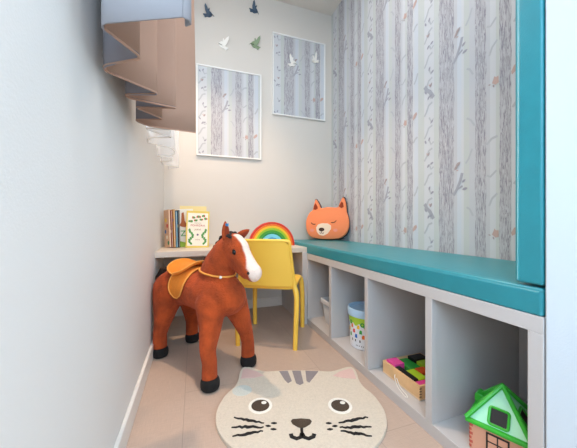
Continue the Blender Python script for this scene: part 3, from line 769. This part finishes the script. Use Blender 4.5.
# ------------------------------------------------------------ cubby contents
SZ = .042
bn = thing('storage_bin', 'small clear plastic bin with white rim in farthest cubby', 'box', (.90, 1.555, SZ))
def binring(hx, hy, z): return [(x, y, z) for x, y in rrect(-hx, hx, -hy, hy, .02)]
b = MB(); b.loft([binring(.082, .082, 0), binring(.098, .098, .130)], cap=False); b.f([b.v(p) for p in binring(.082, .082, 0)]); b.build('tub', M['bincl'], bn, solid=.002)
b = MB(); b.loft([binring(.100, .100, .128), binring(.106, .106, .130), binring(.107, .107, .155), binring(.101, .101, .157), binring(.099, .099, .130)], cap=False); b.build('rim', M['binrim'], bn)
b = MB()
for i in range(9): b.ball((random.uniform(-.05, .05), random.uniform(-.05, .05), .025+.02*(i//3)), (.026, .022, .018), u=10, v=8); b.mi = i % 2
b.build('contents', [pc('toy_grey', (150, 146, 140)), pc('toy_tan', (196, 160, 136))], bn)

bu = thing('toy_bucket', 'round white bucket printed with colourful blocks in second farthest cubby', 'bucket', (.875, 1.255, SZ))
b = MB(); b.lathe([(.080, 0), (.084, .003), (.090, .19)], (0, 0, 0), 40); b.f([b.v((.08*math.cos(2*PI*k/40), .08*math.sin(2*PI*k/40), .001)) for k in range(40)]); b.build('tub', M['bucketw'], bu)
b = MB(); b.lathe([(.0905, .165), (.097, .168), (.098, .200), (.095, .206), (.089, .206), (.087, .200), (.085, .17), (.085, .168)], (0, 0, 0), 40); b.build('rim', M['bucketb'], bu)
b = MB(); b.lathe([(.0865, .192), (.060, .190), (.0005, .190)], (0, 0, 0), 40); b.build('lid', M['bucketb'], bu)
def wrap(name, polys, m, e=.0010):
    b = MB()
    for p in polys:
        lo = []
        for a, z in p: r_ = .084+.006*z/.19+e; lo.append((r_*math.cos(a), r_*math.sin(a), z))
        vs = [b.v(q) for q in lo]
        for t in G.tessellate_polygon([[Vector((a, z*10, 0)) for a, z in p]]): b.f([vs[i] for i in t])
    return b.build(name, m, bu, smooth=False)
a0, a1 = 2.2, 4.6
band = lambda zf0, zf1: [(a0+(a1-a0)*k/24, zf0(k)) for k in range(25)]+[(a0+(a1-a0)*k/24, zf1(k)) for k in range(24, -1, -1)]
b = MB(); lo = []; hi = []
for k in range(37):
    a = a0+(a1-a0)*k/36; z0_ = .128+.007*math.sin(k*.9); rl = .084+.006*z0_/.19+.0008
    lo.append((rl*math.cos(a), rl*math.sin(a), z0_)); hi.append((.0902*math.cos(a), .0902*math.sin(a), .166))
b.loft([lo, hi], closed=False, cap=False); b.build('label_band', pc('print_limegreen', (176, 214, 60)), bu)
wrap('label_bush', [ell(3.9, .132, .13, .012, 12), ell(4.05, .124, .10, .010, 12), ell(3.1, .134, .12, .012, 12)], pc('print_bushgreen', (50, 160, 60)), .0014)
bc = [(226, 50, 44), (40, 110, 200), (246, 200, 40), (60, 170, 70), (240, 120, 40), (70, 60, 60)]
for i in range(14):
    a = 2.6+.15*i; z = .060+.024*((i*2) % 3)
    wrap('label_block', [[(a-.085, z), (a+.085, z), (a+.07, z+.019), (a-.03, z+.021), (a-.085, z+.012)]], pc('block%d' % (i % 5), bc[i % 5]), .0014)
wrap('label_ground', [[(a-.045, .040), (a+.045, .040), (a+.03, .052), (a-.03, .052)] for a in (3.2, 3.45, 3.75, 4.1)]+[[(a-.02, .018), (a+.02, .018), (a+.02, .024), (a-.02, .024)] for a in (3.5, 3.6, 3.7, 3.85, 3.95)], pc('print_darkgrey', (70, 66, 70)), .0014)

tx = thing('wooden_tray', 'shallow pale wooden box of bright blocks in third cubby', 'box', (.784, .792, SZ))
S_ = .208; t_ = .009; H_ = .053
MB().box(0, S_, 0, S_, 0, .006).build('tray_base', M['birchply'], tx, bevel=.001)
for q in ((0, t_, 0, S_), (S_-t_, S_, 0, S_), (t_, S_-t_, 0, t_), (t_, S_-t_, S_-t_, S_)): MB().box(q[0], q[1], q[2], q[3], .006, H_).build('tray_side', M['pine'], tx, bevel=.001)
b = MB()
for z in (.012, .022, .032, .042): b.box(-.0004, .0085, -.0006, .001, z, z+.004)
b.build('finger_joint', pc('joint_brown', (120, 84, 60)), tx)
cord = catmull([(-.001, .13, .030), (-.010, .12, .022), (-.018, .095, .003), (-.030, .055, .0022), (-.034, .035, .0022), (-.028, .030, .0022), (-.020, .048, .0022), (-.010, .09, .003), (-.003, .118, .022)], 6)
MB().tube(cord, .0016, 8).build('cord', M['whitebird'], tx)
BL = [('pink', .794, .845, .936, .990, 'pink square block in far front corner of wooden box', .012), ('grass', .848, .905, .905, .990, 'green block beside the far pink block in wooden box', .0),
      ('black', .794, .817, .832, .934, 'long black bar block along front edge of wooden box', .006), ('lime', .818, .864, .832, .903, 'lime block beside the black bar in wooden box', .002),
      ('pink', .794, .851, .802, .830, 'pink block at near end of wooden box', .0), ('orange', .866, .910, .862, .902, 'orange block in middle of wooden box', .004),
      ('sky', .853, .910, .802, .830, 'light blue block at near end of wooden box', -.004), ('sky', .866, .910, .834, .858, 'light blue block next to orange block in wooden box', -.004),
      ('black', .908, .980, .946, .988, 'short black block at back far corner of wooden box', .010), ('lime', .914, .980, .902, .942, 'lime block at back of wooden box', .006), ('orange', .914, .980, .802, .898, 'long orange block at back near corner of wooden box', -.004)]
for c, x0, x1, y0, y1, lab, dz in BL:
    o = MB().box(0, x1-x0, 0, y1-y0, 0, .042+dz).build('toy_block', M[c], None, (x0, y0, SZ+.0065), bevel=.0018); tag(o, lab, 'toy block', 'blocks in the wooden box')

# shape sorter house in the nearest cubby
hc = Vector((.847, .547))
ho = thing('shape_sorter_house', 'toy house with green roof and brick-marked wood walls in nearest cubby', 'toy', (hc.x, hc.y, SZ), -1.159)
e = .066; wt = .078
b = MB(); b.box(-e, e, -e, e, 0, wt); b.build('walls', M['salmon'], ho, bevel=.0015)
b = MB()
for k in range(6):
    z = .006+k*.012; w = .008 if k % 2 else .005
    for sx in (-1, 1): b.box(min(sx*e, sx*(e-w)), max(sx*e, sx*(e-w)), -e-.0008, -e+.001, z, z+.007); b.box(min(sx*(e+.0008), sx*(e-.001)), max(sx*(e+.0008), sx*(e-.001)), -e, -e+w, z, z+.007)
b.build('brick_marks', M['brick'], ho)
b = MB(); b.box(-.024, .024, -e-.001, -e+.001, .022, .068); b.build('window', M['salmon'], ho)
b = MB()
for q in ((-.026, -.022, .020, .070), (.022, .026, .020, .070), (-.0015, .0015, .020, .070)): b.box(q[0], q[1], -e-.0022, -e, q[2], q[3])
for z in (.020, .0445, .066): b.box(-.026, .026, -e-.0022, -e, z, z+(.0025 if z == .0445 else .004))
b.build('window_frame', M['black'], ho)
ev = .076; zt = .086; zp = .185; tp = .0
MB().box(-ev, ev, -ev, ev, wt, zt+.004).build('eaves', M['green'], ho, bevel=.004, seg=3)
apex = Vector((0, 0, zp)); C4 = [Vector((sx*ev*.97, sy*ev*.97, zt+.004)) for sx, sy in ((-1, -1), (1, -1), (1, 1), (-1, 1))]
b = MB(); vs = [b.v(c*.94+Vector((0, 0, .0))) for c in C4]; av = b.v(apex*.985)
for i in range(4): b.f([vs[i], vs[(i+1) % 4], av])
b.f(vs[::-1]); b.build('roof', M['mint'], ho, smooth=False)
for i in range(4): MB().tube([C4[i], C4[i].lerp(apex, .5), apex], .0062, 10).ball(apex, .0062).build('roof_rib', M['green'], ho)
for i in range(4):
    A_, B_ = C4[i]*.94, C4[(i+1) % 4]*.94; mid = (A_+B_)/2; up = (apex-mid).normalized(); rt = (B_-A_).normalized(); nm = rt.cross(up).normalized()
    fr = lambda a, c, d: mid+rt*a+up*c+nm*d
    P_ = rrect(-.022, .022, .012, .056, .006)
    b = MB(); b.tube([fr(a, c, .001) for a, c in P_], .0036, 8, loop=True); b.build('roof_window_frame', M['green'], ho)
    b = MB(); b.prism(rrect(-.021, .021, .013, .055, .005), fr, -.004, .0012); b.build('roof_opening', M['dark'], ho)
# green folding handle behind the left side of the roof
MB().prism([(-.078, zt), (-.078, zt+.022), (-.070, zt+.030), (-.056, zt+.026), (-.044, zt+.016), (-.044, zt)], lambda a, c, d: (a, d, c), .036, .074).build('roof_handle', M['green'], ho, bevel=.003)

# ceiling downlight above the desk
dl = thing('ceiling_downlight', 'round white recessed downlight in ceiling above the horse', 'lamp', (.0, 1.40, ZC))
MB().lathe([(.050, 0), (.050, -.006), (.040, -.008), (.036, 0)], (0, 0, 0), 32).build('ring', M['white'], dl)
